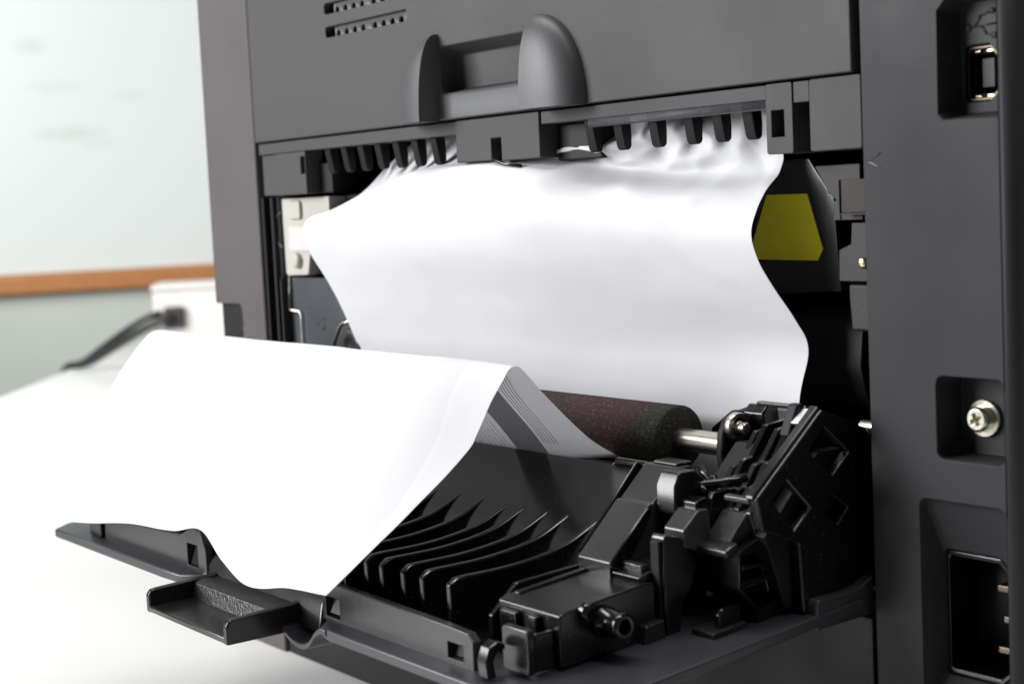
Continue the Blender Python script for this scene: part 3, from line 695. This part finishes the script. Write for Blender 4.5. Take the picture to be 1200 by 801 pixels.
# stepped frame with windows
fr = [(-32.6, 81.2), (-32.8, 72.8), (-27.7, 67.9), (-27.2, 62.4), (-18.0, 65.8), (-18.2, 73.8), (-19.2, 81.5), (-24, 84)]
w1 = [(-31.4, 80.0), (-31.5, 74.2), (-19.4, 75.2), (-20.2, 80.6)]
w2 = [(-31.2, 72.6), (-26.9, 68.4), (-26.4, 67.0), (-19.2, 68.2), (-19.3, 73.8)]
part('step_frame', MB().prism('x', fr, -24, -11.0, [w1, w2]), 'black', rear_door, .5)
part('frame_core', MB().prism('x', [(-31.8, 80.6), (-32.2, 73.0), (-27, 68.2), (-26.6, 63), (-18, 65), (-19, 80)], -24.2, -16), 'black', rear_door, .5)
part('frame_shelf', MB().box(-16, -12.4, -30, -21, 76.2, 77.6), 'blackgrey', rear_door, .5)
part('frame_ledge', MB().prism('x', [(-35.6, 80.2), (-35.8, 81.8), (-34.8, 82.6), (-31.8, 83.4), (-31.8, 80.6)], -24.4, -11.4), 'blackgrey', rear_door, .5)
part('ramp_key', MB().prism('x', [(-32.6, 82.6), (-26.4, 88.8), (-22.6, 89.2), (-21, 82)], -22.2, -14), 'rim', rear_door, .5)
part('key_wall', MB().prism('x', [(-31.6, 83.4), (-28.4, 93), (-20, 93), (-20, 83)], -24.6, -22.6), 'black', rear_door, .5)
part('cross_bar', MB().box(-17, -8.6, -30.8, -28.6, 92.0, 93.6), 'blackgrey', rear_door, .5)

# side plate with diamond cut-outs
plate = [(-31.2, 93.8), (-29.9, 86.6), (-18.4, 81.6), (-17.6, 65.2), (-13.0, 66.0), (8, 67.4), (8, 100), (5.2, 105.4), (-3.2, 108.8), (-9.6, 111.4)]
d1 = [(-9.1, 107.2), (-14.2, 102.2), (-6.8, 95.9), (-1.1, 100.5)]
d2 = [(-21.7, 96.6), (-26.2, 92.4), (-19.8, 84.8), (-14.4, 89.3)]
d3 = [(-7.0, 91.1), (-10.0, 87.6), (-5.6, 84.3), (-2.0, 87.6)]
part('side_plate', MB().prism('x', plate, -8.4, -5.8, [d1, d2, d3]), 'black', rear_door, .5)
part('plate_edge_strip', MB().prism('x', [(-31.8, 93.6), (-31.4, 94.6), (-9.9, 112.2), (-9.0, 111.4), (-30.4, 92.9)], -9.2, -6.6), 'blackgrey', rear_door, .5)

# roller bearing end: holder, collar, bolt, cross ribs
roller = part('foam_roller', MB().lathe('x', (-4.4, 99.0), [(-276, 2.9), (-276, 8.1), (-275.4, 8.6), (-60.8, 8.6), (-60.1, 8.0), (-60.1, 2.9)], 48, False), 'foam', rear_door, 0); sharp(roller, 50)
part('axle', MB().lathe('x', (-4.4, 98.9), [(-288, 2.9), (-42.4, 2.9), (-42.0, 2.5)], 32), 'steel', rear_door, .1)
part('bearing_holder', MB().prism('x', [(-8, 63), (-8.4, 92), (-9.0, 97.5), (-8.4, 102.5), (-6.4, 106), (-3.2, 107.8), (2, 107), (5, 103.4), (6, 97), (6, 63)], -42.4, -40.0), 'void', rear_door, .8)
part('bearing_cap', MB().prism('x', [(-.6, 99), (-1.6, 107.2), (.5, 109.2), (4, 108.6), (5, 100), (3, 98)], -39.8, -33), 'black', rear_door, .5)
cl = part('collar', MB().lathe('x', (-4.6, 104.0), [(-39.9, 2.3), (-39.9, 3.3), (-39.6, 3.5), (-38.2, 3.5), (-37.9, 3.3), (-37.9, 2.3), (-39.9, 2.3)], 30, False), 'steel', rear_door, 0); sharp(cl, 40)
bo = part('bolt', MB().lathe('x', (-4.8, 103.8), [(-39.9, 1.7), (-37.6, 1.7), (-37.4, 1.5), (-35.4, 1.5), (-35.1, 1.2)], 10), 'steel', rear_door, 0); sharp(bo, 40)
part('wiper_blade', MB().prism('y', [(-60, 100.5), (-54, 104.6), (-46, 107.2), (-38, 108.6), (-30, 108.4), (-30, 98), (-60, 96)], 6.4, 8.4), 'void', rear_door, .4)
for i, (x, dz, dy) in enumerate(((-31.0, -3.2, 3.0), (-26.6, -1.2, 2.0), (-22.2, -1.8, 1.4), (-17.8, -.8, .8), (-13.4, -1.0, .2))):
    pr = [(-27+dy, 90+dz), (-22.8+dy, 94.6+dz), (-20.6+dy, 94.9+dz), (-17.2+dy, 99.6+dz), (-14.6+dy, 100+dz), (-9.2+dy, 107+dz), (-2+dy, 107.6+dz), (2, 98), (2, 70), (-22, 70)]
    part('cross_rib', MB().prism('x', pr, x-.9, x+.9), 'black' if i % 2 else 'blackgrey', rear_door, .4)
part('rib_deck', MB().prism('x', [(-26, 84), (-8, 101), (0, 101), (0, 66), (-20, 66)], -36, -9), 'void', rear_door, .3)
part('top_bar', MB().box(-34, -17.5, -2.6, -.6, 109.2, 110.4), 'blackgrey', rear_door, .35)
part('guide_post', MB().prism('x', [(-12.2, 104.6), (-8.8, 111.8), (-6.4, 111.8), (-6.2, 110), (-8.6, 103.6)], -17.4, -14.2), 'void', rear_door, .6)
part('foil_tab', MB().prism('x', [(-11.4, 107.9), (-7.0, 110.7), (-6.6, 110.2), (-11, 107.3)], -14.0, -9.3), 'foil', rear_door, .1)
part('rib_stub', MB().tube([(-36, -20, 96), (-33, -20.4, 93), (-33, -20.4, 84)], 1.3, 8).tube([(-30.5, -21, 95), (-30.5, -21, 84)], 1.1, 8), 'black', rear_door, 0)

# ------------------------------------------------------------------ paper
def sheet(name, grid, th, mats, uvs=None):
    """thin closed sheet: front skin, back skin, edges"""
    R, Cn = len(grid), len(grid[0])
    vs = [p for row in grid for p in row]; nor = []
    for i in range(R):
        for j in range(Cn):
            a = grid[min(i+1, R-1)][j] - grid[max(i-1, 0)][j]; b_ = grid[i][min(j+1, Cn-1)] - grid[i][max(j-1, 0)]
            nor.append(a.cross(b_).normalized())
    N = len(vs); allv = vs + [v + nn*th for v, nn in zip(vs, nor)]
    F = []; MI = []
    for i in range(R-1):
        for j in range(Cn-1):
            q = [i*Cn+j, i*Cn+j+1, (i+1)*Cn+j+1, (i+1)*Cn+j]
            F.append(q[::-1]); MI.append(0); F.append([k+N for k in q]); MI.append(1)
    ring = [j for j in range(Cn)] + [i*Cn+Cn-1 for i in range(1, R)] + [(R-1)*Cn+j for j in range(Cn-2, -1, -1)] + [i*Cn for i in range(R-2, 0, -1)]
    for a, b_ in zip(ring, ring[1:]+ring[:1]): F.append([a, b_, b_+N, a+N]); MI.append(0)
    c = sum(vs, Vector())/N; base = Vector((c.x, c.y, min(v.z for v in vs)))
    me = bpy.data.meshes.new(name); me.from_pydata([tuple((v-base)*S) for v in allv], [], F)
    for m_ in mats: me.materials.append(m_)
    for p, k in zip(me.polygons, MI): p.material_index = k; p.use_smooth = True
    uvl = me.uv_layers.new(name='UVMap')
    for lp in me.loops:
        i, j = divmod(lp.vertex_index % N, Cn); uvl.data[lp.index].uv = uvs[i][j] if uvs else (j/(Cn-1), i/(R-1))
    me.update()
    o = bpy.data.objects.new(name, me); scene.collection.objects.link(o); o.location = base*S
    try: me.set_sharp_from_angle(angle=math.radians(60))
    except Exception: pass
    return o

def lofted(profiles, NR, NC):
    """profiles: list of (u, [(x,y,z),...]); returns grid[NR][NC], smooth across u"""
    res = [(u, catmull(p, NR)) for u, p in profiles]
    grid = []
    for i in range(NR):
        row = [r[i] for _, r in res]; us = [u for u, _ in res]; out = []
        for j in range(NC):
            u = j/(NC-1); k = 0
            while k < len(us)-2 and us[k+1] < u: k += 1
            t = (u-us[k])/(us[k+1]-us[k])
            # cubic hermite with finite-difference tangents
            def tan(q):
                if q == 0: return (row[1]-row[0])/(us[1]-us[0])
                if q == len(us)-1: return (row[-1]-row[-2])/(us[-1]-us[-2])
                return (row[q+1]-row[q-1])/(us[q+1]-us[q-1])
            h = us[k+1]-us[k]; t2, t3 = t*t, t*t*t
            out.append(row[k]*(2*t3-3*t2+1) + tan(k)*h*(t3-2*t2+t) + row[k+1]*(-2*t3+3*t2) + tan(k+1)*h*(t3-t2))
        grid.append(out)
    return grid

# upper sheet, hanging out of the paper exit
XL, XR = -240, -30
def up(xb, pts):
    def sk(z):
        t = max(0, min(1, (153-z)/32)); return -6 + 10.5*t*t*(3-2*t) - 2.5*max(0, min(1, (117-z)/12))
    return [(xb + sk(z), y, z) for y, z in pts]
prof = [
 (0.0, [(-228, 24, 181), (-231, 17, 174.5), (-234, 12.5, 169), (-240, 7.5, 163.4)] + up(-240, ((2.5, 160.4), (-3, 159.8), (-6.9, 157.4), (-7.6, 152.5), (-5.6, 146), (0, 130), (6.2, 113), (6.4, 100), (5, 86)))),
 (0.16, up(-206, ((24, 186), (17, 180.5), (12.5, 174.6), (7.5, 169.4), (2.5, 167.0), (-3, 166.4), (-7.2, 162.8), (-8.6, 155), (-6.8, 146), (-.4, 131), (6, 114), (6.4, 100), (5.4, 86)))),
 (0.30, up(-177, ((24, 189), (17, 185), (12.5, 179.4), (8, 175.0), (3, 172.8), (-2, 171.9), (-6.8, 167.8), (-9, 158), (-7.6, 147), (-.8, 132), (6.4, 115), (7, 100), (6, 86)))),
 (0.47, up(-141, ((26, 187), (16, 181.5), (12, 177.5), (8, 174.9), (3, 173.4), (-2, 172.0), (-7.4, 167), (-9.4, 157), (-8, 147), (-.8, 132), (6.8, 115), (7.4, 100), (6.5, 86)))),
 (0.62, up(-110, ((26, 188), (15, 184), (11, 178), (4, 172.2), (-4, 166.5), (-8.6, 158), (-7.4, 147), (-.4, 133), (7, 117), (7.6, 102), (6.5, 86)))),
 (0.74, up(-85, ((24, 189), (13.5, 185), (12.8, 178), (10, 171.5), (3, 166), (-4.5, 158), (-5.4, 148), (.4, 134), (7, 119), (7.6, 104), (6.5, 86)))),
 (0.88, up(-55, ((24, 189), (12.6, 185), (13, 178), (12, 171), (7, 165), (.6, 157), (-1.8, 149), (1.4, 136.5), (7, 123), (7.4, 108), (6.5, 86)))),
 (1.0, up(-30, ((26, 187), (15, 181), (13.4, 174.4), (11, 168.6), (6.4, 162.6), (2, 156.8), (-.4, 151), (0, 144.5), (2, 138), (5.2, 130), (7.3, 122.5), (5.4, 110), (4.6, 86)))),
]
CREASES = [(.60, .15, .80, .235, .04, -2.0), (.80, .235, .98, .19, .035, -1.8), (.72, .12, .80, .235, .03, 1.6), (.89, .11, .86, .21, .03, -1.6), (.64, .25, .86, .34, .045, -1.3),
           (.86, .34, .985, .29, .03, -1.2), (.55, .22, .66, .20, .03, 1.2), (.93, .14, .97, .26, .02, 1.2), (.78, .30, .92, .52, .03, -.7), (.04, .05, .16, .16, .03, -1.4), (.14, .03, .26, .17, .03, 1.4), (.22, .05, .20, .2, .02, -1.2), (.40, .30, .62, .42, .05, -.5), (.50, .28, .44, .40, .03, .4)]
g = lofted(prof, 150, 190)
for i, row in enumerate(g):
    for j, p in enumerate(row):
        v = i/149; u = j/189
        top = math.exp(-((v-.10)/.09)**2)
        fold = top*max(0, min(1, (u-.45)*3))
        cre = abs(((u*9.5 + .35*math.sin(v*20)) % 1) - .5)*2           # sharp crumples under the fingers
        p.y += fold*(2.2*(cre-.5) + 1.2*math.sin(u*23 + v*14)); p.z += .7*fold*math.sin(u*41 + 1)
        p.y += .6*noise.noise(Vector((u*4, v*5, 3.1))) + .18*noise.noise(Vector((u*14, v*12, 8)))
        ru = max(0, min(1, (u-.5)/.12))
        ed = 1 - .75*max(0, (u-.86)/.14)
        p.y += ed*ru*(5.2*math.exp(-((v-.245-.03*math.sin(u*9))/.04)**2) - 3.4*math.exp(-((v-.170-.02*math.sin(u*12+1))/.022)**2))
        cr1 = max(0, 1-abs(v-.22)/.13)*ru
        p.y += cr1*1.1*(abs(noise.noise(Vector((u*13, v*16, 2.2))))*2 - .5)
        for ax, ay, bx_, by_, w_, h_ in CREASES:
            ex, ey = bx_-ax, by_-ay; L2 = ex*ex + ey*ey
            t = max(0, min(1, ((u-ax)*ex + (v-ay)*ey)/L2)); dd_ = math.hypot(u-ax-ex*t, v-ay-ey*t)
            p.y += h_*max(0, 1-dd_/w_)*(1-.6*abs(2*t-1))
        for cu, cv, sl, wd, ln, dp in ((.80, .36, .55, .018, .16, .9), (.55, .33, .9, .03, .14, .5), (.90, .30, -.3, .02, .10, .8), (.30, .45, .7, .03, .2, .35)):
            k = math.exp(-((u - cu - (v-cv)*sl)/wd)**2)*max(0, 1-abs(v-cv)/ln); p.y -= dp*k
sh1 = sheet('paper_sheet', g, .12, (M['paper'], M['paper']))
tag(sh1, 'crumpled blank white sheet hanging in the printer opening behind the roller', 'paper sheet', 'jammed sheets of paper')

# front sheet, arched over the door and draped to the desk side
L0, R0 = -288, -77
def fprof(x, crest, end, a, bulge=0, x2=None):
    x2 = x if x2 is None else x2
    cy_, cz_ = crest; ey, ez = end
    pts = [(x, -12.6, 91.5), (x, -21.5, 100.2), (x, -34.6, 112.2), (x, cy_+4, cz_-1.6), (x, cy_, cz_)]
    for t, s in ((.07, 1.6), (.16, 1.9), (.3, 0), (.5, -1.2), (.75, -.9), (1, 0)):
        k = t
        pts.append((x + (x2-x)*k, cy_ + (ey-cy_)*t - s*a*.35, cz_ + (ez-cz_)*t + s*a))
    return pts
fpr = [
 (0.0, [(L0, -13, 91), (L0, -25, 104), (L0, -36, 116), (L0, -42, 121.2), (L0, -45.4, 122), (L0, -49.8, 120.0), (L0, -58.4, 111), (L0, -72, 93.3), (L0, -88.4, 74.8), (L0, -99.5, 64.6)]),
 (.20, fprof(-246, (-44.6, 121.8), (-94, 66.2), 1, 0)),
 (.36, fprof(-212, (-44.2, 121.6), (-92.5, 70.2), 1)),
 (.50, fprof(-183, (-44, 121.6), (-91.6, 72.0), 1)),
 (.595, fprof(-162.5, (-44, 121.5), (-92, 75.2), 1)),
 (.68, fprof(-144, (-44, 121.4), (-95, 70.0), 1)),
 (.78, fprof(-123.6, (-44, 121.3), (-98, 66.8), 1)),
 (.90, fprof(-98, (-44, 121.2), (-100, 70.8), 1)),
 (1.0, [(R0, -10.6, 93.3), (R0, -21, 99.8), (R0, -34.2, 112), (R0, -41.4, 119.8), (R0, -43.6, 120.9), (R0, -45.6, 120.2), (R0, -47.6, 117.6), (R0, -51.6, 112.6), (R0, -56, 105.6), (R0, -60, 100.8), (R0, -77.2, 88.5), (R0, -89.6, 80.3), (R0, -101, 73)]),
]
g = lofted(fpr, 100, 110)
uvs = []
for i, row in enumerate(g):
    ur = []
    for j, p in enumerate(row):
        v = i/99; u = j/109
        p.z += (.35*noise.noise(Vector((u*5, v*4, 1.7))) + .12*noise.noise(Vector((u*16, v*13, 5))))*min(1, v*3)
        ur.append((R0 - p.x, v*118))
    uvs.append(ur)
sh2 = sheet('paper_sheet', g, -.12, (M['paper_thin'], M['printed']), uvs)
tag(sh2, 'blank white sheet arched over the opened door with print on its underside', 'paper sheet', 'jammed sheets of paper')

# ------------------------------------------------------------------ white box and cables at the back of the desk
bo_ = Vector((-1394, 438, -5)); bd = Vector((.50, .866, 0)); bdn = Vector((-.866, .5, 0))
box = empty('junction_box', tuple(bo_ + bd*95 + bdn*45))
tag(box, 'white plastic power box standing at the far end of the desk', 'power box')
BL = box.location/S
def bpts(a0, a1, d0, d1, z0, z1):
    c = []
    for z in (z0, z1):
        for d, a in ((d0, a0), (d0, a1), (d1, a1), (d1, a0)):
            p = bo_ + bd*a + bdn*d; c.append((p.x, p.y, z))
    return c
def bpart(name, args, mat, bev):
    me = MB().add(bpts(*args), BOXF).mesh(name, tuple(BL)); return link(name, me, M[mat], box, (0, 0, 0), bev)
bpart('case', (0, 190, 0, 90, -5, 80), 'whitebox', 4)
bpart('lid', (-1, 191, -1, 91, 80.2, 87), 'whitebox', 2)
bpart('socket', (12, 34, -8, -.2, 40, 63), 'cable', 3)
bpart('socket', (2, 9, -6, -.2, 50, 60), 'cable', 2)
def P(a, d, z):
    p = bo_ + bd*a + bdn*d; return (p.x, p.y, z)
c1 = catmull([P(22, -8, 51), P(10, -16, 50), P(-20, -4, 36), P(-52, 24, 18), P(-78, 50, 4), P(-96, 68, -.5), P(-104, 74, -2), P(-110, 75, -12), P(-112, 75, -60)], 60)
c2 = catmull([P(6, -6, 55), P(-4, -14, 54), P(-30, 2, 40), P(-60, 30, 21), P(-84, 56, 5), P(-100, 74, -.8), P(-108, 81, -2.2), P(-114, 82, -14), P(-115, 82, -60)], 60)
for path, lab in ((c1, 'thicker black cable sagging from the white power box to the desk'), (c2, 'thinner black cable plugged into the corner of the white power box')):
    mb = MB().tube([tuple(p) for p in path], 4.6 if path is c1 else 3.4, 12)
    o = path[-1]
    co = link('power_cable', mb.mesh('power_cable', tuple(o)), M['cable'], None, tuple(o), 0)
    tag(co, lab, 'cable', 'cables on the desk')
